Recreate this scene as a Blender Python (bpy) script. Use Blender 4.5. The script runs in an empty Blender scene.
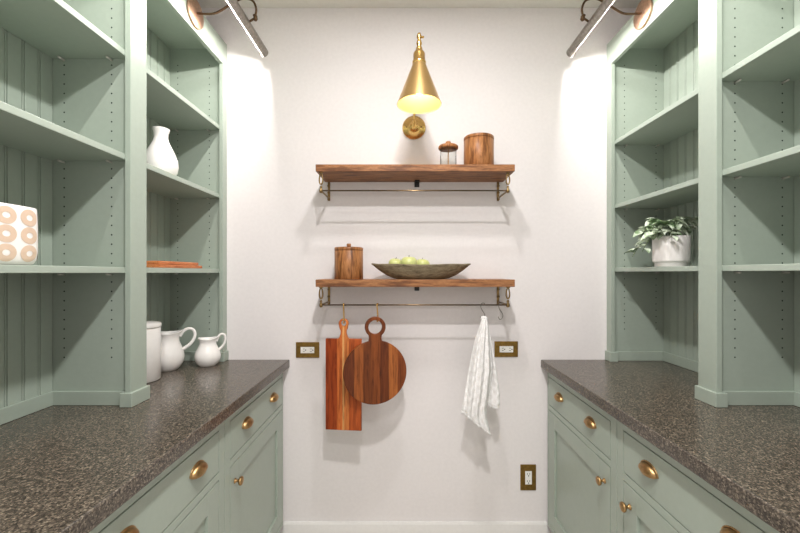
import bpy, bmesh, math, random
from mathutils import Vector, Matrix
random.seed(7)
PI = math.pi
COL = bpy.context.scene.collection
scene = bpy.context.scene
H = 1.3485            # eye height
YB = 1.90            # back wall
CEIL = 2.6715
CT = 0.914           # counter top
# ------------------------------------------------------------------ materials
def lin(c):
    return tuple((v / 12.92 if v <= 0.04045 else ((v + 0.055) / 1.055) ** 2.4) for v in [x / 255 for x in c]) + (1,)

def base_mat(name, col, rough=0.5, metal=0.0, **kw):
    m = bpy.data.materials.new(name); m.use_nodes = True
    b = m.node_tree.nodes['Principled BSDF']
    b.inputs['Base Color'].default_value = lin(col)
    b.inputs['Roughness'].default_value = rough
    b.inputs['Metallic'].default_value = metal
    for k, v in kw.items():
        b.inputs[k].default_value = v
    return m, m.node_tree, b

def coords(nt, scale=(1, 1, 1), kind='Object'):
    tc = nt.nodes.new('ShaderNodeTexCoord'); mp = nt.nodes.new('ShaderNodeMapping')
    mp.inputs['Scale'].default_value = scale
    nt.links.new(tc.outputs[kind], mp.inputs['Vector'])
    return mp.outputs['Vector']

def noise(nt, vec, scale, detail=4, rough=0.5, dist=0):
    n = nt.nodes.new('ShaderNodeTexNoise')
    n.inputs['Scale'].default_value = scale; n.inputs['Detail'].default_value = detail
    n.inputs['Roughness'].default_value = rough; n.inputs['Distortion'].default_value = dist
    nt.links.new(vec, n.inputs['Vector'])
    return n.outputs['Fac']

def ramp(nt, fac, stops, const=False):
    r = nt.nodes.new('ShaderNodeValToRGB'); e = r.color_ramp.elements
    if const: r.color_ramp.interpolation = 'CONSTANT'
    e[0].position, e[0].color = stops[0][0], lin(stops[0][1])
    e[1].position, e[1].color = stops[-1][0], lin(stops[-1][1])
    for p, c in stops[1:-1]:
        x = e.new(p); x.color = lin(c)
    nt.links.new(fac, r.inputs['Fac'])
    return r.outputs['Color']

def bump(nt, b, fac, strength=0.2, dist=0.002):
    n = nt.nodes.new('ShaderNodeBump'); n.inputs['Strength'].default_value = strength; n.inputs['Distance'].default_value = dist
    nt.links.new(fac, n.inputs['Height']); nt.links.new(n.outputs['Normal'], b.inputs['Normal'])

def mix(nt, fac, a, b_, mode='MULTIPLY'):
    n = nt.nodes.new('ShaderNodeMixRGB'); n.blend_type = mode
    for i, v in enumerate((fac, a, b_)):
        if isinstance(v, (int, float)): n.inputs[i].default_value = v
        elif isinstance(v, tuple): n.inputs[i].default_value = v
        else: nt.links.new(v, n.inputs[i])
    return n.outputs['Color']

def painted(name, col, rough=0.4, bs=0.05):
    m, nt, b = base_mat(name, col, rough)
    f = noise(nt, coords(nt), 60, 3)
    c = ramp(nt, f, [(0.3, tuple(int(v * 0.985) for v in col)), (0.7, col)])
    nt.links.new(c, b.inputs['Base Color']); bump(nt, b, f, bs, 0.001)
    return m

def metal(name, col, rough=0.3):
    m, nt, b = base_mat(name, col, rough, 1.0)
    f = noise(nt, coords(nt), 90, 4)
    c = ramp(nt, f, [(0.3, tuple(int(v * 0.82) for v in col)), (0.7, col)])
    nt.links.new(c, b.inputs['Base Color'])
    return m

def wood(name, cols, scale=(6, 6, 1), rough=0.42, freq=9):
    """grain runs along the axis whose scale is small"""
    m, nt, b = base_mat(name, cols[0], rough)
    v = coords(nt, scale)
    f1 = noise(nt, v, freq, 8, 0.6, 0.6)
    f2 = noise(nt, v, freq * 7, 4, 0.7, 0.2)
    n = len(cols)
    c = ramp(nt, f1, [(0.28 + 0.44 * i / (n - 1), cols[i]) for i in range(n)])
    c2 = ramp(nt, f2, [(0.3, (170, 160, 150)), (0.6, (255, 255, 255))])
    nt.links.new(mix(nt, 0.55, c, c2), b.inputs['Base Color'])
    bump(nt, b, f2, 0.12, 0.001); b.inputs['Specular IOR Level'].default_value = .3
    return m

def staves(name, edges, cols, rough=0.4):
    """wood glued from upright staves along object X"""
    m, nt, b = base_mat(name, cols[0], rough)
    tc = nt.nodes.new('ShaderNodeTexCoord'); sp = nt.nodes.new('ShaderNodeSeparateXYZ')
    nt.links.new(tc.outputs['Object'], sp.inputs[0])
    mr = nt.nodes.new('ShaderNodeMapRange')
    mr.inputs['From Min'].default_value = edges[0]; mr.inputs['From Max'].default_value = edges[-1]
    nt.links.new(sp.outputs['X'], mr.inputs['Value'])
    w = edges[-1] - edges[0]
    c = ramp(nt, mr.outputs[0], [((edges[i] - edges[0]) / w, cols[i]) for i in range(len(cols))], True)
    mp = nt.nodes.new('ShaderNodeMapping'); mp.inputs['Scale'].default_value = (30, 8, 2.2)
    nt.links.new(tc.outputs['Object'], mp.inputs['Vector'])
    f = noise(nt, mp.outputs['Vector'], 3, 8, 0.65, 0.8)
    c2 = ramp(nt, f, [(0.3, (120, 100, 90)), (0.5, (215, 205, 200)), (0.72, (255, 255, 255))])
    nt.links.new(mix(nt, 0.9, c, c2), b.inputs['Base Color']); b.inputs['Specular IOR Level'].default_value = .25
    return m

M = {}
M['sage'] = painted('sage_paint', (162, 173, 161), 0.33, .01)
M['sage_low'] = M['sage']
M['hole'] = base_mat('pin_hole_dark', (40, 52, 46), 0.8)[0]
M['groove'] = M['sage']
M['wall'] = painted('wall_paint', (235, 230, 229), 0.75, 0.015)
M['ceil'] = painted('ceiling_paint', (232, 229, 222), 0.85, 0.015)
M['trimw'] = painted('white_trim', (240, 238, 235), 0.4)
M['ceramic'] = painted('white_ceramic', (243, 240, 236), 0.22, 0.0)
M['ceramic_matte'] = painted('matte_white_ceramic', (238, 233, 230), 0.5, 0.0)
M['brass'] = metal('aged_brass', (192, 156, 108), 0.34)
M['brass_shade'] = base_mat('brushed_brass', (228, 190, 130), 0.3, 1.0)[0]
M['bronze'] = metal('light_bronze', (206, 168, 142), 0.42)
M['gold'] = base_mat('polished_brass', (226, 184, 114), 0.26, 1.0)[0]
M['steel'] = metal('pewter', (164, 158, 150), 0.3)
M['dark_bronze'] = metal('dark_bronze', (112, 88, 66), 0.38)
M['brack'] = metal('bracket_brass', (156, 130, 88), 0.34)
M['nickel'] = base_mat('nickel', (215, 212, 205), 0.3, .4)[0]
M['rodm'] = metal('rod_bronze', (132, 110, 82), 0.3)
M['plate'] = metal('plate_bronze', (156, 124, 66), 0.45)
M['black'] = base_mat('black_iron', (25, 24, 24), 0.5)[0]
M['socket'] = base_mat('socket_white', (240, 238, 232), 0.4)[0]
M['slot'] = base_mat('slot_dark', (40, 38, 36), 0.6)[0]
M['shelfwood'] = wood('walnut_shelf', [(80, 50, 30), (122, 78, 47), (172, 120, 78), (102, 63, 38)], (1.2, 9, 9), 0.45, 7)
M['canwood'] = wood('acacia', [(98, 60, 34), (146, 94, 54), (180, 124, 76), (124, 78, 44), (86, 52, 30)], (9, 9, 1.0), 0.4, 6)
M['traywood'] = wood('orange_wood', [(168, 92, 48), (205, 125, 75), (226, 160, 110)], (9, 1.2, 9), 0.4, 7)
M['bowlwood'] = wood('weathered_wood', [(74, 66, 52), (122, 110, 88), (150, 138, 112), (96, 86, 68)], (1.4, 8, 8), 0.65, 9)
M['rectboard'] = staves('board_staves', [-0.084, -0.029, -0.004, 0.004, 0.026, 0.084],
    [(164, 72, 30), (222, 124, 62), (246, 190, 122), (226, 138, 74), (200, 100, 48)])
M['roundboard'] = staves('walnut_staves', [-0.145, -0.095, -0.055, -0.02, 0.02, 0.06, 0.1, 0.145],
    [(112, 56, 24), (164, 94, 44), (120, 64, 28), (146, 80, 36), (114, 58, 26), (180, 108, 54), (136, 72, 34)])
M['bark'] = base_mat('stem_green', (110, 128, 84), 0.6)[0]
M['soil'] = base_mat('soil', (60, 46, 36), 0.9)[0]
M['dip'] = wood('pale_wood', [(190, 150, 110), (220, 186, 148)], (9, 9, 1), 0.5, 6)

# granite
m, nt, b = base_mat('speckled_granite', (80, 70, 66), 0.22)
v = coords(nt)
vo = nt.nodes.new('ShaderNodeTexVoronoi'); vo.inputs['Scale'].default_value = 320
nt.links.new(v, vo.inputs['Vector'])
bw = nt.nodes.new('ShaderNodeRGBToBW'); nt.links.new(vo.outputs['Color'], bw.inputs[0])
c1 = ramp(nt, bw.outputs[0], [(0.12, (62, 56, 50)), (0.4, (82, 75, 67)), (0.62, (100, 92, 82)), (0.88, (146, 136, 121))])
f = noise(nt, v, 130, 6, 0.7)
c2 = ramp(nt, f, [(0.32, (128, 120, 118)), (0.62, (255, 250, 246))])
nt.links.new(mix(nt, 0.8, c1, c2), b.inputs['Base Color'])
fb = noise(nt, v, 110, 5, 0.6); bump(nt, b, fb, 0.12, 0.001)
rr = nt.nodes.new('ShaderNodeMapRange'); rr.inputs['To Min'].default_value = 0.14; rr.inputs['To Max'].default_value = 0.32
nt.links.new(f, rr.inputs['Value']); nt.links.new(rr.outputs[0], b.inputs['Roughness'])
M['granite'] = m
# floor
m, nt, b = base_mat('oak_floor', (178, 150, 120), 0.45)
br = nt.nodes.new('ShaderNodeTexBrick'); v = coords(nt, (1, 1, 1))
nt.links.new(v, br.inputs['Vector'])
br.inputs['Color1'].default_value = lin((206, 198, 188)); br.inputs['Color2'].default_value = lin((196, 188, 178))
br.inputs['Mortar'].default_value = lin((130, 120, 108)); br.inputs['Scale'].default_value = .7
br.inputs['Brick Width'].default_value = 1.4; br.inputs['Row Height'].default_value = 0.16; br.inputs['Mortar Size'].default_value = 0.003
nt.links.new(br.outputs['Color'], b.inputs['Base Color'])
M['floor'] = m
# apples
m, nt, b = base_mat('apple_skin', (186, 196, 108), 0.3)
f = noise(nt, coords(nt), 9, 3)
nt.links.new(ramp(nt, f, [(0.35, (192, 200, 124)), (0.6, (214, 214, 152)), (0.8, (222, 196, 150))]), b.inputs['Base Color'])
M['apple'] = m
# leaves
m, nt, b = base_mat('leaf', (110, 140, 90), 0.45)
f = noise(nt, coords(nt), 26, 3)
nt.links.new(ramp(nt, f, [(0.28, (76, 106, 70)), (0.40, (128, 152, 112)), (0.50, (196, 208, 186)), (0.75, (228, 234, 220))]), b.inputs['Base Color'])
M['leaf'] = m
# towel
m, nt, b = base_mat('towel_cotton', (244, 242, 240), 0.9)
v = coords(nt, (1, 1, 1))
ck = nt.nodes.new('ShaderNodeTexChecker'); ck.inputs['Scale'].default_value = 52
nt.links.new(v, ck.inputs['Vector'])
f = noise(nt, v, 320, 3)
mm = nt.nodes.new('ShaderNodeMath'); mm.operation = 'ADD'
nt.links.new(ck.outputs['Fac'], mm.inputs[0]); nt.links.new(f, mm.inputs[1])
bump(nt, b, mm.outputs[0], 0.6, 0.004)
nt.links.new(mix(nt, 1.0, ramp(nt, f, [(0.3, (238, 236, 234)), (0.7, (253, 252, 251))]), ramp(nt, ck.outputs['Fac'], [(0.2, (249, 248, 247)), (0.8, (255, 255, 255))])), b.inputs['Base Color'])
M['towel'] = m
# glass
m = bpy.data.materials.new('clear_glass'); m.use_nodes = True; nt = m.node_tree; nt.nodes.clear()
o_ = nt.nodes.new('ShaderNodeOutputMaterial'); mx = nt.nodes.new('ShaderNodeMixShader')
tp = nt.nodes.new('ShaderNodeBsdfTransparent'); gl = nt.nodes.new('ShaderNodeBsdfGlossy'); lw = nt.nodes.new('ShaderNodeLayerWeight')
tp.inputs[0].default_value = (.96, .97, .965, 1); gl.inputs['Roughness'].default_value = .03; lw.inputs[0].default_value = .07
nt.links.new(lw.outputs['Fresnel'], mx.inputs[0]); nt.links.new(tp.outputs[0], mx.inputs[1]); nt.links.new(gl.outputs[0], mx.inputs[2]); nt.links.new(mx.outputs[0], o_.inputs[0])
M['glass'] = m
# tan ring decal
M['tan'] = painted('tan_glaze', (212, 186, 164), 0.5, 0)
# shade interior
m, nt, b = base_mat('shade_lining', (232, 208, 150), 0.5); M['lining'] = m

def emit(name, col, s):
    m = bpy.data.materials.new(name); m.use_nodes = True; nt = m.node_tree
    nt.nodes.clear(); o = nt.nodes.new('ShaderNodeOutputMaterial'); e = nt.nodes.new('ShaderNodeEmission')
    e.inputs[0].default_value = lin(col); e.inputs[1].default_value = s
    nt.links.new(e.outputs[0], o.inputs[0]); return m
M['bulb'] = emit('warm_bulb', (255, 238, 210), 24)
M['led'] = emit('led_strip', (255, 236, 205), 4)
M['down'] = emit('downlight', (255, 246, 236), 14)

# ------------------------------------------------------------------ mesh helpers
class MB:
    def __init__(s): s.bm = bmesh.new(); s.mi = 0
    def _tag(s, faces, mi=None):
        for f in faces: f.material_index = s.mi if mi is None else mi
    def box(s, x0, x1, y0, y1, z0, z1, bev=0.0, mi=0):
        x0, x1 = min(x0, x1), max(x0, x1); y0, y1 = min(y0, y1), max(y0, y1); z0, z1 = min(z0, z1), max(z0, z1)
        t = bmesh.new()
        bmesh.ops.create_cube(t, size=1.0)
        for v in t.verts:
            v.co = Vector(((x0 + x1) / 2 + v.co.x * (x1 - x0), (y0 + y1) / 2 + v.co.y * (y1 - y0), (z0 + z1) / 2 + v.co.z * (z1 - z0)))
        if bev > 0:
            bmesh.ops.bevel(t, geom=list(t.edges), offset=min(bev, 0.45 * min(x1 - x0, y1 - y0, z1 - z0)), segments=2, affect='EDGES', profile=0.5)
        s.merge(t, mi); return s
    def merge(s, t, mi=0, mat=None):
        if mat is not None: bmesh.ops.transform(t, matrix=mat, verts=t.verts)
        vm = {}
        for v in t.verts: vm[v] = s.bm.verts.new(v.co)
        for f in t.faces:
            try:
                nf = s.bm.faces.new([vm[v] for v in f.verts]); nf.material_index = mi; nf.smooth = f.smooth
            except ValueError: pass
        t.free()
    def lathe(s, prof, seg=40, cx=0, cy=0, cz=0, mi=0, mat=None, sx=1, sy=1, smooth=True):
        t = bmesh.new(); rings = []
        for r, z in prof:
            if r < 1e-6: rings.append([t.verts.new((0, 0, z))])
            else: rings.append([t.verts.new((r * sx * math.cos(2 * PI * i / seg), r * sy * math.sin(2 * PI * i / seg), z)) for i in range(seg)])
        for a, b_ in zip(rings, rings[1:]):
            for i in range(seg):
                j = (i + 1) % seg
                if len(a) == 1 and len(b_) == 1: continue
                if len(a) == 1: f = t.faces.new((a[0], b_[i], b_[j]))
                elif len(b_) == 1: f = t.faces.new((a[i], a[j], b_[0]))
                else: f = t.faces.new((a[i], a[j], b_[j], b_[i]))
                f.smooth = smooth
        bmesh.ops.recalc_face_normals(t, faces=t.faces)
        mm_ = Matrix.Translation((cx, cy, cz))
        if mat is not None: mm_ = mm_ @ mat
        s.merge(t, mi, mm_); return s
    def tube(s, pts, r, seg=10, mi=0, caps=True, closed=False):
        pts = [Vector(p) for p in pts]; n = len(pts)
        rs = r if isinstance(r, (list, tuple)) else [r] * n
        t = bmesh.new(); rings = []; prev = None
        for i, p in enumerate(pts):
            if closed: d = pts[(i + 1) % n] - pts[i - 1]
            else: d = pts[min(i + 1, n - 1)] - pts[max(i - 1, 0)]
            d.normalize()
            if prev is None:
                up = Vector((0, 0, 1)) if abs(d.z) < 0.9 else Vector((1, 0, 0))
                u = d.cross(up).normalized()
            else: u = (prev - d * prev.dot(d)).normalized()
            prev = u; w = d.cross(u)
            rings.append([t.verts.new(p + (u * math.cos(2 * PI * k / seg) + w * math.sin(2 * PI * k / seg)) * rs[i]) for k in range(seg)])
        pairs = list(zip(rings, rings[1:])) + ([(rings[-1], rings[0])] if closed else [])
        for a, b_ in pairs:
            for k in range(seg):
                f = t.faces.new((a[k], a[(k + 1) % seg], b_[(k + 1) % seg], b_[k])); f.smooth = True
        if caps and not closed:
            t.faces.new(rings[0][::-1]); t.faces.new(rings[-1])
        bmesh.ops.recalc_face_normals(t, faces=t.faces)
        s.merge(t, mi); return s
    def grid(s, fn, nu, nv, mi=0, smooth=True, closed_u=False):
        t = bmesh.new()
        g = [[t.verts.new(fn(i / nu, j / nv)) for j in range(nv + 1)] for i in range(nu if closed_u else nu + 1)]
        L = len(g)
        for i in range(nu):
            for j in range(nv):
                a, b_ = g[i % L], g[(i + 1) % L]
                f = t.faces.new((a[j], b_[j], b_[j + 1], a[j + 1])); f.smooth = smooth
        s.merge(t, mi); return s
    def build(s, name, mats, parent=None, loc=None, rot=None, world=False):
        """verts are in local space of the parent thing; loc sets the object's own origin"""
        bmesh.ops.remove_doubles(s.bm, verts=s.bm.verts, dist=1e-6)
        me = bpy.data.meshes.new(name); 
        if world and loc is not None:
            bmesh.ops.translate(s.bm, vec=-Vector(loc), verts=s.bm.verts)
        s.bm.to_mesh(me); s.bm.free()
        if not isinstance(mats, (list, tuple)): mats = [mats]
        for k in mats: me.materials.append(M[k])
        o = bpy.data.objects.new(name, me); COL.objects.link(o)
        if parent: o.parent = parent
        if loc is not None: o.location = loc
        if rot is not None: o.rotation_euler = rot
        return o

def thing(name, label, cat, loc=(0, 0, 0), rotz=0, group=None):
    o = bpy.data.objects.new(name, None); COL.objects.link(o); o.empty_display_size = 0.1
    o.location = loc; o.rotation_euler = (0, 0, rotz); tag(o, label, cat, group); return o
def tag(o, label, cat, group=None):
    o['label'] = label; o['category'] = cat
    if group: o['group'] = group
    return o
def struct(o): o['kind'] = 'structure'; return o
def smooth_path(pts, n=8):
    P = [Vector(p) for p in pts]; out = []
    for i in range(len(P) - 1):
        p0, p1, p2, p3 = P[max(i - 1, 0)], P[i], P[i + 1], P[min(i + 2, len(P) - 1)]
        for k in range(n):
            t = k / n
            out.append(0.5 * ((2 * p1) + (p2 - p0) * t + (2 * p0 - 5 * p1 + 4 * p2 - p3) * t * t + (3 * p1 - p0 - 3 * p2 + p3) * t ** 3))
    out.append(P[-1]); return out

# ------------------------------------------------------------------ room shell
XL, XR, YR = -1.174, 1.300, -1.5
def sbox(name, mat, *a):
    return struct(MB().box(*a).build(name, mat))
sbox('floor', 'floor', XL - .1, XR + .1, YR - .1, YB + .1, -0.05, 0)
sbox('ceiling', 'ceil', XL - .1, XR + .1, YR - .1, YB + .1, CEIL, CEIL + .05)
sbox('wall_back', 'wall', XL - .1, XR + .1, YB, YB + .1, 0, CEIL)
sbox('wall_left', 'wall', XL - .1, XL, YR, YB, 0, CEIL)
sbox('wall_right', 'wall', XR, XR + .1, YR, YB, 0, CEIL)
wr = MB(); wr.box(XL, -0.55, YR - .1, YR, 0, CEIL); wr.box(0.65, XR, YR - .1, YR, 0, CEIL); wr.box(-0.55, 0.65, YR - .1, YR, 2.2, CEIL)
struct(wr.build('wall_rear', 'wall'))
tr = MB()
for x0, x1 in ((-0.63, -0.55), (0.65, 0.73)): tr.box(x0, x1, YR, YR + .018, 0, 2.28, .003)
tr.box(-0.55, 0.65, YR, YR + .018, 2.2, 2.28, .003)
struct(tr.build('trim_1', 'trimw'))
bb = MB(); bb.box(-0.602, 0.712, YB - .014, YB - .0005, 0.0005, 0.100, .002); bb.box(-0.602, 0.712, YB - .010, YB - .0005, 0.100, 0.1065, .002)
struct(bb.build('baseboard_back', 'trimw'))

# ------------------------------------------------------------------ sides: cabinets
class Side:
    def __init__(s, d, face, low, wall):
        s.d = d          # +1: cabinets on the left wall, facing +X ; -1: right wall
        s.face, s.low, s.wall = face, low, wall
L = Side(+1, -0.8855, -0.600, XL)
R = Side(-1, 1.0110, 0.7105, XR)
SH_T = 0.0192
SHELF_L = [H + 0.0178, H + 0.3855, H + 0.722]     # tops of the shelves
SHELF_R = [H + 0.0238, H + 0.3330, H + 0.6475]
TOP_IN = H + 1.106; RAIL0, RAIL1 = H + 1.022, H + 1.138
BAYS = [(1.307, 1.857), (0.680, 1.230)]          # clear openings in the face frame
STILES = [(1.857, 1.898), (1.230, 1.307), (0.603, 0.680)]
def bookcase(S, label):
    d, F = S.d, S.face
    back = F - d * 0.2745
    t = thing('open_bookcase', label, 'bookcase', ((F + back) / 2, 1.24, CT))
    ox, oy, oz = t.location
    def put(mb, name, mats, parent=t):
        bmesh.ops.translate(mb.bm, vec=(-ox, -oy, -oz), verts=mb.bm.verts) if parent is t else None
        return mb.build(name, mats, parent)
    def X(o): return F + d * o                     # o = outward from the face
    for y0, y1 in STILES:
        put(MB().box(X(0), X(-.019), y0, y1, CT + .0005, RAIL0 + .0, .0015), 'stile', 'sage')
    put(MB().box(X(0), X(-.019), STILES[2][0], STILES[0][1], RAIL0, RAIL1, .0015), 'top_rail', 'sage')
    put(MB().box(X(-.019), back, STILES[2][0], STILES[0][1], TOP_IN, TOP_IN + .019, .001), 'top_panel', 'sage')
    # feet / skirting that wraps each stile
    for i, (y0, y1) in enumerate(STILES):
        e = 0.0 if i == 0 else 0.005
        mb = MB(); mb.box(X(0.009), X(-.03), y0 - .009, y1 + e, CT + .0005, CT + .046, .0015)
        put(mb, 'plinth_block', 'sage')
    # side panels with peg holes
    pans = []
    for by0, by1 in BAYS:
        pans += [(by1 + .0205, by1 + .0365, -1), (by0 - .0365, by0 - .0205, +1)]
    for y0, y1, dr in pans:
        mb = MB(); mb.box(X(-.019), back, y0, y1, CT + .0005, TOP_IN, 0)
        yf = y0 if dr < 0 else y1
        z = H + .0313 - .031 * 10
        while z < TOP_IN - .06:
            for off in (-.077, -.233):
                tt = bmesh.new(); bmesh.ops.create_circle(tt, cap_ends=True, radius=.0027, segments=10)
                mt = Matrix.Translation((X(off), yf + dr * .0004, z)) @ Matrix.Rotation(PI / 2, 4, 'X')
                mb.merge(tt, 1, mt)
            z += .0310
        put(mb, 'side_panel', ['sage', 'hole'])
    for by0, by1 in BAYS:
        a, b_ = by0 - .0205, by1 + .0205
        # beadboard back: boards with a bead and two fine grooves
        mb = MB(); mb.box(back, back - d * .012, a, b_, CT + .0005, TOP_IN)
        y = b_; w = .0505
        while y > a + .004:
            y0 = max(a, y - w)
            mb.box(back, back + d * .0045, y0 + .0085, y - .0012, CT + .0005, TOP_IN, .0015)
            if y0 + .0065 < y: mb.box(back, back + d * .0040, y0 + .0012, y0 + .0062, CT + .0005, TOP_IN, .0022)
            y -= w
        put(mb, 'beadboard_back', 'sage')
        # base skirting inside the bay
        mb = MB()
        mb.box(back + d * .0048, back + d * .013, a, b_, CT + .0005, CT + .046, .0015)
        mb.box(back + d * .013, X(-.0195), b_ - .010, b_ - .0003, CT + .0005, CT + .046, .0015)
        mb.box(back + d * .013, X(-.0195), a + .0003, a + .010, CT + .0005, CT + .046, .0015)
        put(mb, 'base_moulding', 'sage')
        for z in (SHELF_L if S is L else SHELF_R):
            sh = put(MB().box(X(-.0193), back + d * .0055, by0 - .0200, by1 + .0200, z - SH_T, z, .0015), 'shelf', 'sage')
            for yy, dr in ((by1 + .0200, -1), (by0 - .0200, 1)):
                for off in (-.077, -.233):
                    pm = MB(); pm.tube([(X(off), yy, z - SH_T - .0042), (X(off), yy + dr * .0215, z - SH_T - .0042)], .0034, 8)
                    bmesh.ops.translate(pm.bm, vec=(-ox, -oy, -oz), verts=pm.bm.verts)
                    pm.build('shelf_pin', 'nickel', sh)
    return t
bookcase(L, 'tall sage green open bookcase holding the white vase and pitchers')
bookcase(R, 'tall sage green open bookcase holding only the potted plant')

def cup_pull(parent, S, y, z, loc0):
    """half-dome bin pull, opening downward"""
    d = S.d; xf = S.low + d * .0002
    mb = MB(); W, Hh, D = .0365, .0225, .022
    def fn(u, v):
        a = PI * u; b_ = (PI / 2) * v            # a: around from -y to +y over the top ; b: out
        rr = math.cos(b_)
        zz = Hh * math.sin(a) * rr; yy = -W * math.cos(a) * (rr ** .8)
        return (xf + d * (D * math.sin(b_) ** .9 if v > 0 else 0), y + yy, z + zz - .004)
    mb.grid(fn, 24, 10)
    # skirt below the widest line
    def fn2(u, v):
        a = PI * u
        yy = -W * math.cos(a); oo = D * math.sin(a)
        return (xf + d * (oo * (1 - .15 * v)), y + yy * (1 - .06 * v), z - .004 - .009 * v * (0.35 + .65 * math.sin(a)))
    mb.grid(fn2, 24, 4)
    # flange
    pts = [(xf + d * .0015, y - (W + .002) * math.cos(PI * k / 20), z - .004 + (Hh + .0025) * math.sin(PI * k / 20)) for k in range(21)]
    mb.tube(pts, .0022, 8)
    bmesh.ops.translate(mb.bm, vec=-Vector(loc0), verts=mb.bm.verts)
    o = mb.build('cup_pull', 'brass', parent); o['label'] = 'aged brass cup pull'
    md = o.modifiers.new('s', 'SOLIDIFY'); md.thickness = .0014
    return o
def knob(parent, S, y, z, loc0):
    d = S.d; mb = MB()
    prof = [(0, 0), (.009, 0), (.009, .002), (.0055, .004), (.0045, .010), (.006, .014), (.013, .017), (.0155, .021), (.0145, .0255), (.009, .028), (0, .0285)]
    mb.lathe(prof, 28, S.low + d * .0003, y, z, mat=Matrix.Rotation(d * PI / 2, 4, 'Y'))
    bmesh.ops.translate(mb.bm, vec=-Vector(loc0), verts=mb.bm.verts)
    o = mb.build('knob', 'brass', parent); o['label'] = 'round brass knob'; return o

DZ0, DZ1, DOZ0, DOZ1 = 0.704, 0.8345, 0.125, 0.674
def base_cab(S, y0, y1, dy0, dy1, knob_y, label, far):
    d, F = S.d, S.low; wall = S.wall + d * .001
    t = thing('base_cabinet', label, 'cabinet', (F, (y0 + y1) / 2, 0)); o0 = tuple(t.location)
    def put(mb, name, mats='sage_low'):
        bmesh.ops.translate(mb.bm, vec=-Vector(o0), verts=mb.bm.verts); return mb.build(name, mats, t)
    def X(o): return F + d * o
    top = .8735
    g = .0032
    bx = MB()
    bx.box(X(-.040), wall, y0 + .0008, y1 - .0008, .1, top)          # carcass
    for a_, b_ in ((y0 + .0008, dy0 - .006), (dy1 + .006, y1 - .0008)): bx.box(X(-.0205), X(-.041), a_, b_, .1, top)
    put(bx, 'carcass', 'sage_low')
    ff = MB()
    e = .0008
    ff.box(X(0), X(-.020), y0 + e, dy0 - g, .1, top, .0012); ff.box(X(0), X(-.020), dy1 + g, y1 - e, .1, top, .0012)
    ff.box(X(0), X(-.020), dy0 - g, dy1 + g, DZ1 + g, top, .0008); ff.box(X(0), X(-.020), dy0 - g, dy1 + g, DOZ1 + g, DZ0 - g, .0008)
    ff.box(X(0), X(-.020), dy0 - g, dy1 + g, .1, DOZ0 - g, .0008)
    # inner bead line round the openings
    put(ff, 'face_frame')
    put(MB().box(X(-.05), wall, y0 + .0008, y1 - .0008, .0005, .0995), 'toe_kick')
    # drawer
    dr = put(MB().box(X(0), X(-.0195), dy0, dy1, DZ0, DZ1, .0015), 'drawer')
    c = (dy0 + dy1) / 2; zc = .777
    for yy in (c - .146, c + .146): cup_pull(dr, S, yy, zc, o0)
    # door
    mb = MB(); w = .068
    z0, z1 = DOZ0, DOZ1
    mb.box(X(0), X(-.0195), dy0, dy0 + w, z0, z1, .0012); mb.box(X(0), X(-.0195), dy1 - w, dy1, z0, z1, .0012)
    mb.box(X(0), X(-.0195), dy0 + w, dy1 - w, z1 - w, z1, .0012); mb.box(X(0), X(-.0195), dy0 + w, dy1 - w, z0, z0 + w, .0012)
    mb.box(X(-.009), X(-.018), dy0 + w - .002, dy1 - w + .002, z0 + w - .002, z1 - w + .002)
    do = put(mb, 'door')
    knob(do, S, knob_y, .611, o0)
    return t
for S, nm in ((L, 'left'), (R, 'right')):
    yf = YB - .0165
    if S is L:
        base_cab(S, 1.2705, yf, 1.312, 1.866, 1.312 + .034, 'sage green base cabinet at the white wall, below the two white pitchers', True)
        base_cab(S, 0.637, 1.2695, 0.680, 1.2295, 0.680 + .034, 'sage green base cabinet at the near end of the counter with the pitchers', False)
    else:
        base_cab(S, 1.2705, yf, 1.312, 1.866, 1.312 + .034, 'sage green base cabinet at the white wall beside the low outlet', True)
        base_cab(S, 0.637, 1.2695, 0.680, 1.2295, 1.2295 - .034, 'sage green base cabinet at the near end of the empty counter', False)
def counter(S, edge, label):
    d = S.d
    mb = MB().box(edge, S.wall + d * .001, .60, YB - .0005, .8745, CT, .004)
    o = mb.build('countertop', 'granite', None, ((edge + S.wall) / 2, 1.26, .8745), world=True)
    tag(o, label, 'countertop')
counter(L, -0.572, 'dark speckled granite countertop carrying the white pitchers')
counter(R, 0.682, 'dark speckled granite countertop with nothing standing on it')

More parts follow.
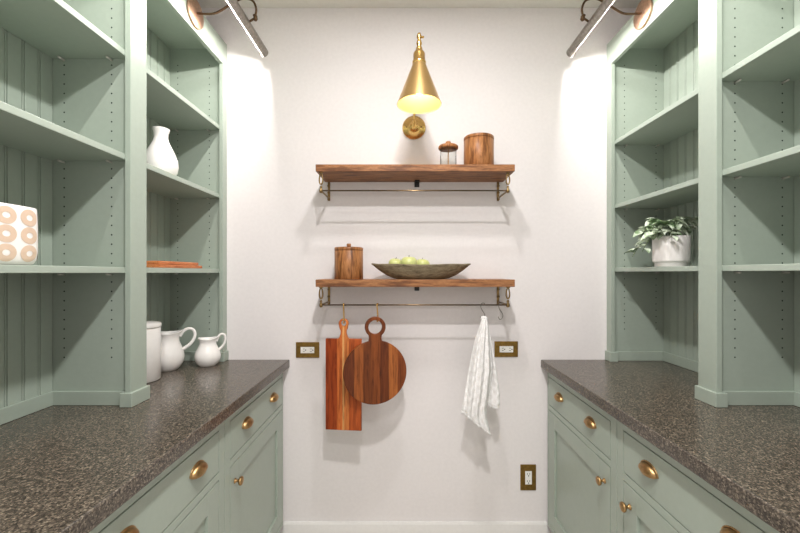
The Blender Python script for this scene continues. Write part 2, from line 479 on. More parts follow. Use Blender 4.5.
# ------------------------------------------------------------------ picture lights
def picture_light(S, yc, label):
    d, F = S.d, S.face
    zc = H + 1.091
    t = thing('picture_light', label, 'light', (F, yc, zc), group='picture lights on the bookcase rails')
    P = lambda o, y, z: (d * o, y, z)                                 # local: outward, along, up
    RY = Matrix.Rotation(d * PI / 2, 4, 'Y')
    MB().lathe([(0, .0008), (.056, .0008), (.0585, .003), (.0585, .010), (.056, .0125), (0, .0125)], 48, mat=RY).build('backplate', 'bronze', t)
    TO, TZ, r, hl = .2140, -.040, .0225, .215                           # tube axis
    path = smooth_path([P(.012, 0, 0), P(.085, 0, 0), P(.145, 0, .032), P(.20, 0, .062), P(.245, 0, .055), P(.262, 0, .022), P(.259, 0, -.010)], 8)
    MB().tube(path, .0045, 12).build('arm', 'dark_bronze', t)
    mb = MB(); mb.lathe([(0, -.014), (.006, -.014), (.0085, -.009), (.0085, .004), (.006, .009), (0, .009)], 20, d * .259, 0, -.016)
    mb.tube([P(.259, -.013, -.016), P(.259, .013, -.016)], .006, 12)
    mb.tube([P(.259, 0, -.018), P(TO + .017, 0, TZ + .004)], .0045, 10); mb.build('swivel', 'dark_bronze', t)
    # shade: cylinder shell open towards the cabinet and down (225 deg)
    mb = MB(); op = math.radians(53); c0 = math.radians(220)
    def sh(rad):
        def fn(u, v):
            a = c0 + op + (2 * PI - 2 * op) * u
            return P(TO + rad * math.cos(a), -hl + 2 * hl * v, TZ + rad * math.sin(a))
        return fn
    mb.grid(sh(r), 32, 1); mb.grid(sh(r - .0018), 32, 1, mi=1)
    for e in (-1, 1):                                                  # end caps
        tt = bmesh.new(); bmesh.ops.create_circle(tt, cap_ends=True, radius=r, segments=36)
        mb.merge(tt, 0, Matrix.Translation(P(TO, e * hl, TZ)) @ Matrix.Rotation(PI / 2, 4, 'X'))
    mb.build('shade', ['steel', 'ceramic_matte'], t)
    # lamp tube inside
    mb = MB(); lo = -.008
    cx, cz = TO + lo * math.cos(c0), TZ + lo * math.sin(c0)
    mb.tube([P(cx, -hl + .012, cz), P(cx, hl - .012, cz)], .006, 16)
    mb.build('lamp_tube', 'led', t)
    # the light it gives
    ld = bpy.data.lights.new('picture_lamp', 'AREA'); ld.shape = 'RECTANGLE'; ld.size = hl * 2 - .03; ld.size_y = .012
    ld.energy = PIC_W; ld.color = (1.0, .965, .93)
    lo_ = bpy.data.objects.new('picture_lamp', ld); COL.objects.link(lo_); lo_.parent = t
    k = -.0015
    pos = Vector(P(TO + k * math.cos(c0), 0, TZ + k * math.sin(c0)))
    aim = Vector((d * math.cos(c0), 0, math.sin(c0)))
    z = -aim; x = Vector((0, 1, 0)); y = z.cross(x)
    lo_.matrix_local = Matrix.Translation(pos) @ Matrix((x, y, z)).transposed().to_4x4()
    return t
PIC_W = 3.7
picture_light(L, 1.600, 'bronze picture light with round plate above the white vase bay')
picture_light(R, 1.600, 'bronze picture light with round plate above the potted plant bay')
picture_light(L, 0.955, 'bronze picture light above the bay with the ring patterned pot')
picture_light(R, 0.955, 'bronze picture light above the empty near bay')

# ------------------------------------------------------------------ recessed ceiling lights (all unseen; nearest inferred from a wall streak, others added as fill)
for x, y in ((0.06, 1.05), (0.06, 0.25), (0.06, -0.75)):
    t = thing('unseen_ceiling_light', 'unseen round white recessed downlight in the ceiling', 'light', (x, y, CEIL), group='unseen recessed ceiling lights')
    MB().lathe([(.062, -.001), (.085, -.001), (.085, -.006), (.066, -.010), (.062, -.001)], 40).build('trim_ring', 'trimw', t)
    MB().lathe([(0, -.003), (.062, -.003)], 40).build('diffuser', 'down', t)
    ld = bpy.data.lights.new('downlight', 'AREA'); ld.shape = 'DISK'; ld.size = .13; ld.energy = {1.05: 8.5, .25: 23, -.75: 13}[y]; ld.color = (1, .985, .975)
    o = bpy.data.objects.new('downlight', ld); COL.objects.link(o); o.location = (0, 0, -.012); o.parent = t

# ------------------------------------------------------------------ wall sconce
sx, sy = 0.063, 1.60
t = thing('wall_sconce', 'brass cone shade wall lamp above the upper wooden shelf', 'lamp', (0.049, YB, H + .723))
b0 = Vector(t.location)
RX = Matrix.Rotation(PI / 2, 4, 'X')
MB().lathe([(0, .0005), (.056, .0005), (.0585, .004), (.057, .010), (.030, .015), (.022, .020), (.020, .028), (0, .030)], 48, mat=RX).build('backplate', 'gold', t)
for x in (-.036, .036): MB().lathe([(0, .009), (.0035, .009), (.003, .014), (0, .0145)], 12, x, 0, 0, mat=RX).build('screw', 'dark_bronze', t)
mb = MB()
mb.lathe([(0, -.026), (.008, -.026), (.011, -.02), (.011, .014), (.008, .022), (0, .024)], 20, 0, -.040, 0)
topj = Vector((sx, sy + .004, H + .962)) - b0
mb.tube(smooth_path([(0, -.040, 0), (0, -.048, .05), (topj.x * .5, -.12, .16), (topj.x, topj.y + .07, topj.z - .01), (topj.x, topj.y, topj.z)], 8), .0055, 12)
mb.build('arm', 'gold', t)
lx, ly = sx - b0.x, sy - b0.y
z0 = H + .7075 - b0.z
fin = MB(); fin.lathe([(0, .302), (.006, .300), (.010, .290), (.011, .282), (.006, .274), (.010, .266), (.012, .255), (.008, .246), (.014, .236), (.014, .228)], 28, lx, ly, z0 - .0)
fin.tube([(lx - .0, ly, z0 + .284), (lx + .020, ly, z0 + .284)], .0045, 10)
fin.build('finial', 'gold', t)
nk = MB(); nk.lathe([(.014, .231), (.016, .225), (.022, .219), (.025, .212), (.025, .184), (.029, .180), (.029, .172), (.027, .168)], 40, lx, ly, z0)
nk.build('socket_cap', 'gold', t)
shd = MB(); shd.lathe([(.027, .171), (.0915, .004), (.0935, .0), (.0915, .0)], 64, lx, ly, z0)
shd.lathe([(.0915, .0), (.0895, .004), (.0255, .169), (0, .170)], 64, lx, ly, z0, mi=1)
shd.build('lamp_shade', ['brass_shade', 'lining'], t)
bu = MB(); bu.lathe([(0, -.030), (.012, -.028), (.022, -.019), (.0265, -.006), (.026, .006), (.020, .022), (.013, .036), (.013, .055), (0, .055)], 28, lx, ly, z0 + .072)
bu.build('bulb', 'bulb', t)

# ------------------------------------------------------------------ shelves on the back wall
SX0, SX1, SYF = -0.3954, 0.494, 1.694
def wall_shelf(ztop, th, label, grp):
    t = thing('wall_shelf', label, 'shelf', ((SX0 + SX1) / 2, YB, ztop - th)); b0 = Vector(t.location)
    hw = (SX1 - SX0) / 2
    MB().box(-hw, hw, SYF - YB, -.0005, 0, th, .002).build('board', 'shelfwood', t)
    rz = -.082; ry = 1.715 - YB
    MB().tube([(-hw + .018, ry, rz), (hw - .023, ry, rz)], .0032, 12).build('rod', 'rodm', t)
    for x in (-hw + .020, hw - .026):
        mb = MB()
        mb.box(x - .006, x + .006, -.006, -.0006, rz - .012, -.0005, .002)          # wall strap
        for zz in (-.02, -.055): mb.lathe([(0, -.006), (.006, -.004), (.0075, 0), (.006, .004), (0, .006)], 14, x, -.009, zz)
        mb.lathe([(0, -.010), (.006, -.006), (.0075, 0), (.006, .006), (0, .009)], 14, x, -.010, rz - .004)
        mb.tube(smooth_path([(x, -.008, rz), (x, -.06, rz), (x, -.11, rz), (x, ry, rz)], 6), .0042, 10)
        # open link between rod and board
        link = []
        for k in range(24):
            a = 2 * PI * k / 24
            link.append((x + .0075 * math.cos(a) * (1 - .25 * math.sin(a)), ry, -.029 + .0245 * math.sin(a)))
        mb.tube(link, .0034, 8, closed=True)
        mb.lathe([(0, -.012), (.007, -.009), (.0085, 0), (.006, .006), (.004, .012), (.006, .016), (.004, .021), (0, .023)], 18, x, ry, rz)
        mb.box(x - .008, x + .008, ry - .01, ry + .01, -.005, -.0005, .001)
        mb.build('bracket', 'brack', t)
    mb = MB(); mb.box(-.003 + .005, .021 + .005, -.012, -.0006, -.026, -.0005, .002); mb.box(.002, .026, -.05, -.0006, -.006, -.0005, .001)
    mb.build('centre_bracket', 'black', t)
    return t
ZU, ZLo = H + .483, H - .031
wall_shelf(ZU, .031, 'upper walnut wall shelf carrying the glass jar, with empty rod', None)
wall_shelf(ZLo, .033, 'lower walnut wall shelf carrying the wooden bowl, with rod of hooks', None)

# wooden canisters
def canister(x, y, z, r, h, label, knobbed):
    t = thing('wooden_canister', label, 'canister', (x, y, z + .0006), random.random())
    hb = h - .016
    MB().lathe([(0, 0), (r - .002, 0), (r, .002), (r, hb - .001), (r - .0015, hb), (r - .006, hb), (r - .006, .01), (0, .01)], 56).build('body', 'canwood', t)
    mb = MB().lathe([(0, hb + .0004), (r - .001, hb + .0004), (r + .0003, hb + .002), (r + .0003, h - .002), (r - .002, h), (0, h + .001)], 56)
    ld = mb.build('lid', 'canwood', t)
    if knobbed: MB().lathe([(0, h + .001), (.0095, h + .001), (.0105, h + .016), (.009, h + .0185), (0, h + .019)], 24).build('knob', 'canwood', ld)
    return t
canister(-0.260, 1.785, ZLo, .0665, .148, 'reddish wooden canister with small knob on the lower wall shelf', True)
canister(0.350, 1.785, ZU, .0695, .150, 'wooden canister with plain flat lid on the upper wall shelf', False)
# glass jar
t = thing('glass_jar', 'small clear glass jar with round wooden lid on the upper shelf', 'jar', (0.207, 1.785, ZU + .0006))
MB().lathe([(0, 0), (.036, 0), (.038, .002), (.038, .094), (.0370, .094), (.0370, .003), (0, .002)], 48).build('glass_body', 'glass', t)
ld = MB().lathe([(0, .0946), (.044, .0946), (.0465, .098), (.0465, .106), (.043, .111), (.020, .114), (0, .114)], 48).build('lid', 'canwood', t)
MB().lathe([(0, .114), (.010, .114), (.012, .120), (.012, .129), (.009, .132), (0, .132)], 24).build('knob', 'canwood', ld)
MB().lathe([(0, .010), (.002, .012), (.0035, .030), (.003, .040), (.0028, .046), (.0028, .0945)], 16).build('dipper', 'dip', ld)
# dough bowl
bx, by = 0.080, 1.790
t = thing('dough_bowl', 'long weathered wooden dough bowl holding green apples', 'bowl', (bx, by, ZLo + .0006), .02)
mb = MB(); a, bb_, hh = .236, .082, .072
def shell(a_, b_, z0_, z1_, p):
    def fn(u, v):
        th = 2 * PI * u
        k = v ** p
        # boat: ends pointed and slightly raised
        cx = math.copysign(abs(math.cos(th)) ** .95, math.cos(th)); sn = math.sin(th)
        endl = .58 + .42 * v
        return (a_ * k * cx, b_ * k * sn * (1 - .0 * abs(cx)), z0_ + (z1_ - z0_) * (v ** 1.75) + .006 * (cx ** 4) * v)
    return fn
prof = [(0, 0), (.45, 0), (.56, .004), (.70, .018), (.84, .038), (.95, .058), (1.0, .066), (.985, .0685), (.90, .0615), (.78, .052), (.6, .043), (.4, .037), (0, .035)]
tt = bmesh.new(); seg = 64; rings = []
for k, z in prof:
    if k == 0: rings.append([tt.verts.new((0, 0, z))]); continue
    rg = []
    for i in range(seg):
        th = 2 * PI * i / seg; c, s_ = math.cos(th), math.sin(th)
        wob = 1 + .015 * math.sin(3 * th + 1) + .01 * math.sin(7 * th)
        rg.append(tt.verts.new((a * k * c * (1 if abs(k) > .9 else 1), bb_ * (k ** .8) * s_ * wob * (1 - .12 * c * c), z + (.005 * c ** 4) * (z / .066) + .0015 * math.sin(5 * th) * (z / .066))))
    rings.append(rg)
for r0, r1 in zip(rings, rings[1:]):
    for i in range(seg):
        j = (i + 1) % seg
        if len(r0) == 1: f = tt.faces.new((r0[0], r1[i], r1[j]))
        elif len(r1) == 1: f = tt.faces.new((r0[i], r0[j], r1[0]))
        else: f = tt.faces.new((r0[i], r0[j], r1[j], r1[i]))
        f.smooth = True
bmesh.ops.recalc_face_normals(tt, faces=tt.faces)
mb.merge(tt); mb.build('bowl_body', 'bowlwood', t)
apple_prof = [(0, .006), (.010, .001), (.022, .002), (.033, .014), (.038, .030), (.036, .046), (.026, .058), (.014, .061), (.006, .056), (0, .052)]
ap = [(-.124, .020, .0445, .3, .2, .86, 'smallest green apple in the wooden bowl, on the side of the reddish canister'),
      (-.058, -.018, .0390, 1.2, .0, 1.06, 'large green apple in the middle front of the wooden bowl'),
      (.004, .024, .0375, 2.2, .15, .93, 'green apple in the wooden bowl, farthest from the reddish canister')]
for i, (ax, ay, az, rz, tl, sc, lb) in enumerate(ap):
    q = thing('green_apple', lb, 'apple', (bx + ax, by + ay, ZLo + .0006 + az), rz, 'green apples in the wooden bowl')
    q.rotation_euler = (tl, 0, rz); q.scale = (sc, sc, sc)
    mb = MB(); mb.lathe(apple_prof, 28)
    mb.build('fruit', 'apple', q)
    MB().tube([(0, 0, .052), (.001, 0, .060), (.005, .001, .069)], .0014, 6).build('stem', 'dark_bronze', q)

# ------------------------------------------------------------------ hooks and hanging things
RODZ = ZLo - .033 - .082; RY_ = 1.715
def s_hook(x, zr, y, h, label, rz=0, mat='brass', grp=None, up=.010, lowr=.008, r=.0026):
    """S hook: upper loop over rod, lower loop; origin at rod axis"""
    t = None
    pts = []
    ur = .0058
    for k in range(13):
        a = math.radians(-30 + 210 * k / 12)
        pts.append((ur * math.cos(a), 0, ur * math.sin(a)))
    # from (-ur,0) down to lower loop
    pts.append((-ur * .9, 0, -.008))
    pts.append((lowr * .3, 0, -h * .5)); 
    for k in range(13):
        a = math.radians(10 - 200 * k / 12)
        pts.append((lowr * math.cos(a), 0, -h + lowr + lowr * math.sin(a)))
    mb = MB(); mb.tube(smooth_path(pts, 3), r, 8)
    o = mb.build('hook', mat, None, (x, y, zr), (0, 0, rz))
    tag(o, label, 'hook', grp); return o
hx = lambda px: (px - 404.2) * RY_ / 380
G = 'metal hooks on the lower rod'
s_hook(hx(343.8), RODZ, RY_, .082, 'brass hook on the rod holding the rectangular cutting board', PI / 2, 'gold', G, lowr=.006, r=.0033)
s_hook(hx(377.5), RODZ, RY_, .074, 'brass hook on the rod holding the round cutting board', PI / 2 - .35, 'gold', G, lowr=.006, r=.0033)
def open_s(px, label, h=.068):
    pts = [(.011, 0, -.001), (.010, 0, .006), (.004, 0, .0085), (-.004, 0, .0065), (-.0085, 0, -.001), (-.008, 0, -.012), (0, 0, -.026), (.010, 0, -.040), (.012, 0, -.052), (.006, 0, -.062), (-.003, 0, -.065), (-.010, 0, -.058), (-.011, 0, -.052)]
    mb = MB(); mb.tube(smooth_path([(x * .95 , y, z * h / .068) for x, y, z in pts], 5), .0019, 8)
    o = mb.build('hook', 'steel', None, (hx(px), RY_, RODZ), (0, 0, .25)); tag(o, label, 'hook', G)
open_s(482.5, 'thin steel S hook holding up the white towel')
open_s(500.5, 'empty steel S hook beside the towel, nearest the bracket')

def outline_board(name, label, outer, holes, th, mat, loc, rz, cat='cutting board', tilt=0, bev=.0025):
    cu = bpy.data.curves.new(name, 'CURVE'); cu.dimensions = '2D'; cu.fill_mode = 'BOTH'
    cu.extrude = th / 2 - bev; cu.bevel_depth = bev; cu.bevel_resolution = 2; cu.offset = -bev
    for pts in [outer] + holes:
        sp = cu.splines.new('POLY'); sp.points.add(len(pts) - 1)
        for p, q in zip(sp.points, pts): p.co = (q[0], q[1], 0, 1)
        sp.use_cyclic_u = True
    tmp = bpy.data.objects.new('tmp', cu); COL.objects.link(tmp)
    dg = bpy.context.evaluated_depsgraph_get()
    me = bpy.data.meshes.new_from_object(tmp.evaluated_get(dg)); bpy.data.objects.remove(tmp)
    me.transform(Matrix.Rotation(PI / 2, 4, 'X'))
    me.materials.clear(); me.materials.append(M[mat])
    o = bpy.data.objects.new(name, me); COL.objects.link(o); o.location = loc; o.rotation_euler = (tilt, 0, rz)
    tag(o, label, cat); return o
def arc(cx, cy, r, a0, a1, n): return [(cx + r * math.cos(math.radians(a0 + (a1 - a0) * k / n)), cy + r * math.sin(math.radians(a0 + (a1 - a0) * k / n))) for k in range(n + 1)]
# rectangular board : origin at hang point (top of the hole)
W2, top, bot = .083, -.083, -.499
outer = [(-W2, bot), (W2, bot), (W2, top)]
outer += [(.026, top), (.019, top + .006), (.0135, top + .022), (.013, top + .036), (.0185, top + .048)]
outer += arc(0, -.0135, .0225, -25, 205, 22)
outer += [(-.0185, top + .048), (-.013, top + .036), (-.0135, top + .022), (-.019, top + .006), (-.026, top), (-W2, top)]
hole = arc(0, -.0125, .0125, 0, 352, 22)
outline_board('cutting_board', 'long rectangular reddish wood cutting board hanging behind the round one', outer, [hole], .017, 'rectboard',
              (hx(343.4) - .002, RY_ + .022, RODZ - .0725), -.10, tilt=0)
rc, rr_ = -.233, .1425
outer = arc(0, rc, rr_, 102, 438, 72)
outer += [(.0275, -.080)]
outer += arc(0, -.031, .0465, -50, 230, 40)
outer += [(-.0275, -.080)]
hole = arc(0, -.031, .031, 0, 352, 36)
outline_board('cutting_board', 'round walnut cutting board with a ring handle', outer, [hole], .018, 'roundboard',
              (hx(375.4), RY_ - .014, RODZ - .0665), .22, tilt=0)

# towel
t = thing('hand_towel', 'white checked cotton towel with fringed hem hanging from a hook', 'towel', (hx(484), RY_, RODZ - .065))
Zt = 0.004
def cloth(lines, n=46, amp=.007, ph=0., waves=4.5, dy=0.0, nm='cloth'):
    """lines: (z, x_left, x_right, depth)"""
    def interp(z):
        for (za, la, ra, da), (zb, lb, rb, db) in zip(lines, lines[1:]):
            if za >= z >= zb:
                k = (za - z) / (za - zb + 1e-9); return la + (lb - la) * k, ra + (rb - ra) * k, da + (db - da) * k
        return lines[-1][1:]
    zt, zb_ = lines[0][0], lines[-1][0]
    def fn(u, v):
        z = zt + (zb_ - zt) * v
        l, r, dp = interp(z)
        x = l + (r - l) * u
        am = amp * min(1, v * 3 + .25)
        y = dy + am * math.sin(u * waves * 2 * PI + ph + 1.5 * math.sin(v * 3)) - dp * math.sin(PI * u)
        z += .012 * math.sin(u * 5 + ph) * v
        return (x, y, z)
    return fn, interp
mb = MB()
A = [(Zt, -.010, .010, .004), (-.02, -.018, .016, .012), (-.10, -.044, .026, .018), (-.22, -.068, .036, .022), (-.34, -.090, .022, .020), (-.445, -.110, .000, .012)]
# front lobe: diagonal lower edge from left high to right low
def front(u, v):
    fa, ia = cloth(A, amp=.008, waves=3.2, ph=.5)
    hem = -.405 - .105 * (u ** 1.3)
    z = Zt + (hem - Zt) * v
    zz = max(z, A[-1][0]); l, r, dp = ia(zz)
    if v * 1.0 > .8: r += .0
    x = l + (r - l) * u + max(0, -z - .40) * .25 * u
    y = -.008 - dp * math.sin(PI * u) + .0075 * min(1, .2 + 2.2 * v) * math.sin(u * 3.2 * 2 * PI + 1.2 * math.sin(v * 4)) + .0015 * math.sin(v * 60) * math.sin(u * 25)
    return (x, y, z)
mb.grid(front, 60, 90)
def back_(u, v):
    hem = -.385 + .012 * math.sin(u * 6)
    z = Zt + (hem - Zt) * v
    l = -.006 + (-.02) * v; r = .010 + .062 * min(1, v * 1.15) ** .8
    x = l + (r - l) * u
    y = .008 + .010 * min(1, v * 2) * math.sin(PI * u) + .006 * min(1, .2 + 2 * v) * math.sin(u * 2.6 * 2 * PI + 1 + v * 2) + .0015 * math.sin(v * 60) * math.sin(u * 25)
    return (x, y, z)
mb.grid(back_, 44, 80)
mb.tube([(-.012, 0, .000), (-.006, 0, .007), (.004, 0, .008), (.012, 0, .000)], .0065, 10)
o = mb.build('cloth', 'towel', t)
md = o.modifiers.new('s', 'SOLIDIFY'); md.thickness = .003; md.offset = 0
fr = MB()
for fn, n in ((front, 60), (back_, 44)):
    for k in range(n + 1):
        p = Vector(fn(k / n, 1)); q = Vector(fn(k / n, .97)); dd = (p - q).normalized()
        j = Vector((random.uniform(-.003, .003), random.uniform(-.003, .003), 0))
        fr.tube([p, p + dd * .008 + j * .5, p + dd * .015 + j * 1.5], [.0017, .0015, .0010], 5)
o = fr.build('fringe', 'towel', t); o['kind'] = 'stuff'

# ------------------------------------------------------------------ outlets
def outlet(x, z, w, h, label, horiz, xs=0):
    t = thing('wall_outlet', label, 'outlet', (x, YB, z))
    MB().box(-w / 2, w / 2, -.006, -.0005, -h / 2, h / 2, .002).build('cover_plate', 'plate', t)
    mb = MB()
    a, b_ = (.034, .0165) if not horiz else (.0165, .034)
    a, b_ = (b_, a) if False else (a, b_)
    hw, hh_ = (.0165, .033) if not horiz else (.034, .0155)
    mb.box(-hw, hw, -.0085, -.0061, -hh_, hh_, .0015)
    for s_ in (-1, 1):
        for k in (-1, 1):
            if horiz: cx, cz, ew, eh = s_ * .018 , k * .0058, .0042, .0011
            else: cx, cz, ew, eh = k * .0058, s_ * .018 + .002, .0011, .0042
            mb.box(cx - ew, cx + ew, -.0089, -.0084, cz - eh, cz + eh, 0, 1)
        gx, gz = (s_ * .018 + .009, 0) if horiz else (0, s_ * .018 - .0075)
        mb.lathe([(0, .0002), (.0028, .0002), (.0028, .0008)], 12, gx, -.0085, gz, 1, mat=RX)
    for s_ in (-1, 1):
        if horiz: mb.box(-.0035, .0035, -.0095, -.0084, s_ * .006 - .003, s_ * .006 + .003, .0005)
    mb.build('receptacle', ['socket', 'slot'], t)
WX = lambda px: (px - 404.2) / 200
WZ = lambda py: H + (272.6 - py) / 200
outlet(WX(307.8), WZ(349.8), .117, .078, 'bronze plate outlet mounted sideways, beside the rectangular cutting board', True)
outlet(WX(506), WZ(349), .117, .078, 'bronze plate outlet mounted sideways, partly behind the towel', True)
outlet(WX(528), WZ(477), .078, .128, 'upright bronze plate outlet low on the white wall', False)

# ------------------------------------------------------------------ things on the shelves
zS = SHELF_L[0] + .0006
# ring pot
t = thing('planter_pot', 'white ceramic pot painted with tan rings on the bookcase shelf', 'pot', (-1.030, .946, zS))
R0, ht, NE = .073, .149, 3.6
def sq(th, r):
    c, s_ = math.cos(th), math.sin(th)
    k = (abs(c) ** NE + abs(s_) ** NE) ** (-1 / NE)
    return r * k * c, r * k * s_
prof = [(0, 0), (.80, 0), (.90, .004), (.97, .015), (1.0, .035), (1.0, .10), (.99, .132), (.975, ht - .002), (.965, ht), (.93, ht), (.925, ht - .004), (.93, .04), (.85, .012), (0, .01)]
def potfn(u, v):
    f = v * (len(prof) - 1); i = min(int(f), len(prof) - 2); k = f - i
    r = prof[i][0] + (prof[i + 1][0] - prof[i][0]) * k; z = prof[i][1] + (prof[i + 1][1] - prof[i][1]) * k
    x, y = sq(2 * PI * u, R0 * r); return (x, y, z)
mb = MB(); mb.grid(potfn, 96, len(prof) - 1, closed_u=True)
bmesh.ops.remove_doubles(mb.bm, verts=mb.bm.verts, dist=1e-5); bmesh.ops.recalc_face_normals(mb.bm, faces=mb.bm.faces)
mb.build('pot_body', 'ceramic_matte', t, rot=(0, 0, .0))
mb = MB()
def radz(z):
    for (r0, z0_), (r1, z1_) in zip(prof[1:8], prof[2:9]):
        if z0_ <= z <= z1_: return r0 + (r1 - r0) * (z - z0_) / (z1_ - z0_ + 1e-9)
    return 1.0
# arc-length table so rings keep their size round the rounded square
NT = 720; per = [sq(2 * PI * k / NT, R0) for k in range(NT + 1)]; cum = [0]
for k in range(NT): cum.append(cum[-1] + math.dist(per[k], per[k + 1]))
def at_len(s_):
    s_ %= cum[-1]
    lo = min(range(0, NT, 1), key=lambda k: abs(cum[k] - s_)) if False else None
    import bisect
    k = min(max(bisect.bisect_left(cum, s_), 1), NT); f = (s_ - cum[k - 1]) / (cum[k] - cum[k - 1] + 1e-12)
    return 2 * PI * (k - 1 + f) / NT
ncol = 9
for ci in range(ncol):
    sc = cum[-1] * (ci + .45) / ncol
    for zc in (.030, .076, .121):
        def ring(u, v, sc=sc, zc=zc):
            a = 2 * PI * u; ro, ri = (.0235, .0215), (.0085, .0075)
            w = ri[0] + (ro[0] - ri[0]) * v; h_ = ri[1] + (ro[1] - ri[1]) * v
            z = zc + h_ * math.sin(a); th = at_len(sc + w * math.cos(a))
            x, y = sq(th, R0 * radz(min(max(z, .001), ht - .001)) + .0007)
            return (x, y, z)
        mb.grid(ring, 28, 4, closed_u=True)
o = mb.build('painted_rings', 'tan', t); o['label'] = 'tan painted ring pattern'
# vase
MBv = MB(); MBv.lathe([(0, 0), (.040, 0), (.052, .004), (.063, .022), (.068, .048), (.065, .075), (.054, .105), (.041, .132), (.031, .153), (.0275, .170), (.0285, .188), (.034, .203), (.0345, .206), (.032, .206), (.026, .190), (.025, .170), (.030, .15), (.05, .105), (.06, .07), (.055, .02), (0, .008)], 56)
o = MBv.build('vase', 'ceramic', None, (-.985, 1.539, SHELF_L[1] + .0006)); o.scale = (.92, .92, .945); tag(o, 'white ceramic bottle vase with narrow neck on the bookcase shelf', 'vase')
# stacked wooden trays
for i, (cx_, cy_, w, l, z, lb) in enumerate(((-.990, 1.560, .165, .300, 0, 'orange wooden tray at the bottom of the stack of two'), (-.990, 1.55, .155, .275, .0132, 'orange wooden tray lying on top of another tray'))):
    mb = MB(); mb.box(-w / 2, w / 2, -l / 2, l / 2, 0, .005, .002)
    for s_ in (-1, 1):
        mb.box(s_ * (w / 2 - .007), s_ * w / 2, -l / 2, l / 2, 0, .0125, .003); mb.box(-w / 2, w / 2, s_ * (l / 2 - .007), s_ * l / 2, 0, .0125, .003)
    o = mb.build('wooden_tray', 'traywood', None, (cx_, cy_, zS + z)); tag(o, lb, 'tray', 'stacked wooden trays')
# plant pot
t = thing('potted_plant', 'trailing plant with pale variegated leaves in a white pot', 'plant', (1.113, 1.585, SHELF_R[0] + .0006))
MB().lathe([(0, 0), (.057, 0), (.0585, .002), (.0585, .017), (.061, .019), (.0655, .022), (.0665, .026), (.0665, .123), (.065, .125), (.061, .125), (.061, .110), (0, .110)], 64).build('pot', 'ceramic_matte', t)
MB().lathe([(0, .115), (.04, .114), (.0605, .112)], 32).build('soil', 'soil', t)
fol = MB(); stm = MB()
def leaf(p, dirv, up, ln, wd, curl):
    dirv = Vector(dirv).normalized(); up = Vector(up); side = dirv.cross(up).normalized(); up = side.cross(dirv).normalized()
    def fn(u, v):
        w = wd * (math.sin(PI * min(1, v * .97 + .03) ** .75)) ** .9
        q = Vector(p) + dirv * ln * v + side * w * (u - .5) * 1.0 + up * (abs(u - .5) * w * .5 - curl * ln * v * v)
        return q
    fol.grid(fn, 4, 8)
random.seed(21)
def vine(az, reach, rise, drop, nl, start=.02):
    dx, dy = math.cos(az), math.sin(az); pts = []
    for k in range(11):
        s_ = k / 10; rad = start + reach * s_
        z = .118 + rise * math.sin(min(1, s_ * 1.5) * PI / 2) - drop * max(0, s_ - .35) ** 1.6 * 2.0
        pts.append(Vector((dx * rad, dy * rad, z)))
    stm.tube(pts, [.0022 - .0010 * k / 10 for k in range(11)], 6)
    for i in range(nl):
        s_ = .2 + .8 * (i + random.random() * .5) / nl; f = s_ * 10; k = min(int(f), 9); p = pts[k].lerp(pts[k + 1], f - k)
        a = az + random.choice((-1, 1)) * random.uniform(.3, 1.3)
        dv = Vector((math.cos(a), math.sin(a), random.uniform(-.55, .45)))
        ln = random.uniform(.034, .056)
        # keep leaves inside the bay
        leaf(p, dv, (random.uniform(-.3, .3), random.uniform(-.5, .1), 1), ln, ln * random.uniform(.5, .68), random.uniform(.1, .45))
for az, re, ri, dr_, nl in ((3.1, .10, .055, .03, 12), (3.9, .07, .06, .01, 12), (5.6, .06, .07, .0, 10), (4.4, .035, .07, 0, 8), (2.3, .05, .085, 0, 9), (2.9, .085, .045, .02, 9), (3.3, .115, .03, .085, 10), (3.65, .115, .045, .04, 9), (4.1, .08, .04, .045, 8), (4.6, .03, .06, .0, 8), (5.2, .035, .06, .0, 9), (5.8, .055, .07, .0, 8), (0.1, .055, .055, .02, 7), (.8, .07, .05, .02, 7), (1.5, .075, .045, .02, 8), (2.2, .08, .05, .02, 8), (3.0, .13, .025, .10, 10), (4.9, .03, .075, .0, 6), (.4, .035, .085, 0, 6), (2.6, .04, .07, 0, 6)):
    vine(az, re, ri, dr_, nl)
fol.build('foliage', 'leaf', t); stm.build('stems', 'bark', t)

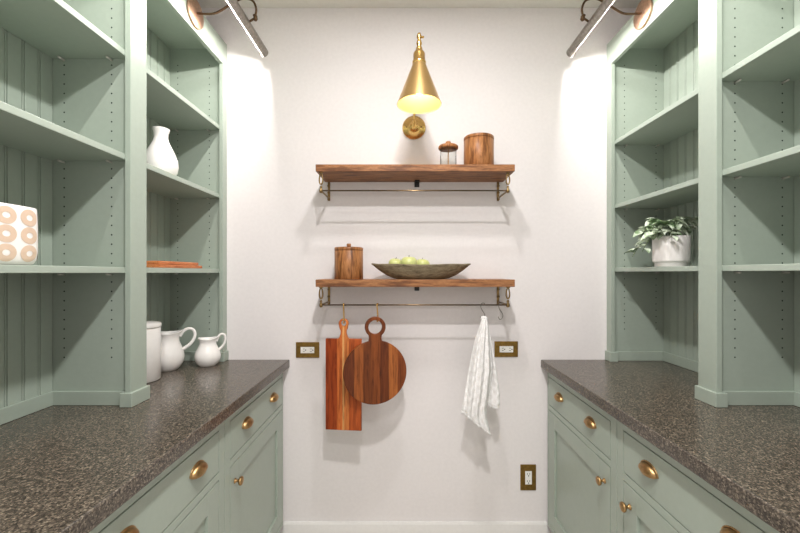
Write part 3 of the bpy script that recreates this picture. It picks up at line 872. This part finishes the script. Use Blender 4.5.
# counter ceramics
zC = CT + .0006
t = thing('ceramic_canister', 'tall white ceramic canister with lid behind the bookcase stile', 'canister', (-1.062, 1.530, zC))
MB().lathe([(0, 0), (.066, 0), (.070, .003), (.070, .210), (.067, .212), (.064, .210), (.064, .01), (0, .01)], 56).build('body', 'ceramic', t)
MB().lathe([(.062, .2125), (.0715, .2128), (.0725, .216), (.0725, .224), (.070, .229), (.050, .234), (0, .237)], 56).build('lid', 'ceramic', t)
def pitcher(x, y, sc, hz, hk, az, label, prof, hpts, hr, spout):
    t = thing('pitcher', label, 'pitcher', (x, y, zC), az)
    mb = MB(); seg = 56; n = len(prof)
    def ev(v):
        f = v * (n - 1); i = min(int(f), n - 2); k = f - i
        return prof[i][0] + (prof[i + 1][0] - prof[i][0]) * k, prof[i][1] + (prof[i + 1][1] - prof[i][1]) * k
    zmax = max(p[1] for p in prof)
    def fn(u, v):
        r, z = ev(v); th = 2 * PI * u
        # spout pulls the rim out towards -X, rim dips opposite
        a = (th - PI + PI) % (2 * PI) - PI
        k = max(0, (z / zmax - .80) / .20); g = math.exp(-((math.pi - abs(a)) / .42) ** 2)
        r2 = r * (1 + spout * g * k * k); z2 = z + .007 * g * k * k + .003 * k * math.cos(2 * th)
        return (sc * r2 * math.cos(th), sc * r2 * math.sin(th), sc * hz * z2)
    mb.grid(fn, seg, n - 1, closed_u=True)
    bmesh.ops.remove_doubles(mb.bm, verts=mb.bm.verts, dist=1e-5); bmesh.ops.recalc_face_normals(mb.bm, faces=mb.bm.faces)
    mb.build('body', 'ceramic', t)
    hp = smooth_path([(sc * (hpts[0][0] + (a - hpts[0][0]) * hk), 0, sc * hz * b_) for a, b_ in hpts], 7)
    MB().tube(hp, [sc * hr * (1.15 - .3 * math.sin(PI * i / (len(hp) - 1))) for i in range(len(hp))], 14).build('handle', 'ceramic', t)
prB = [(0, 0), (.038, 0), (.041, .003), (.050, .014), (.0605, .035), (.065, .060), (.062, .088), (.053, .115), (.045, .138), (.0435, .155), (.047, .172), (.051, .181), (.0525, .184), (.050, .185), (.045, .174), (.0405, .156), (.042, .138), (.05, .115), (.058, .085), (.06, .06), (.045, .015), (0, .008)]
hB = [(.046, .162), (.060, .184), (.082, .197), (.104, .190), (.112, .165), (.104, .138), (.086, .115), (.0585, .095)]
pitcher(-1.058, 1.700, 1.02, .89, .90, .42, 'larger white ceramic pitcher beside the tall canister', prB, hB, .0072, .22)
prS = [(0, 0), (.034, 0), (.037, .003), (.047, .014), (.0555, .034), (.057, .052), (.052, .074), (.042, .096), (.036, .112), (.0355, .124), (.040, .137), (.042, .141), (.0400, .142), (.036, .135), (.032, .122), (.033, .110), (.04, .094), (.050, .07), (.052, .05), (.04, .012), (0, .007)]
hS = [(.037, .122), (.047, .146), (.062, .158), (.078, .152), (.083, .130), (.076, .106), (.062, .088), (.0495, .078)]
pitcher(-.919, 1.778, .98, .925, .86, .40, 'smaller white ceramic pitcher standing nearest the white wall', prS, hS, .0058, .26)

# ------------------------------------------------------------------ world, camera, view
w = bpy.data.worlds.new('World'); scene.world = w; w.use_nodes = True
w.node_tree.nodes['Background'].inputs[0].default_value = (1.0, 1.0, 1.0, 1)
w.node_tree.nodes['Background'].inputs[1].default_value = 1.0
cam = bpy.data.cameras.new('camera'); co = bpy.data.objects.new('camera', cam); COL.objects.link(co)
co.location = (0, 0, H); co.rotation_euler = (PI / 2, 0, 0)
cam.sensor_width = 36; cam.lens = 380 * 36 / 800
cam.shift_x = -4.2 / 800; cam.shift_y = 6.1 / 800; cam.clip_start = .02
scene.camera = co
vs = scene.view_settings; vs.view_transform = 'Standard'; vs.look = 'None'; vs.gamma = 1; vs.use_curve_mapping = False
vs.exposure = 0.27
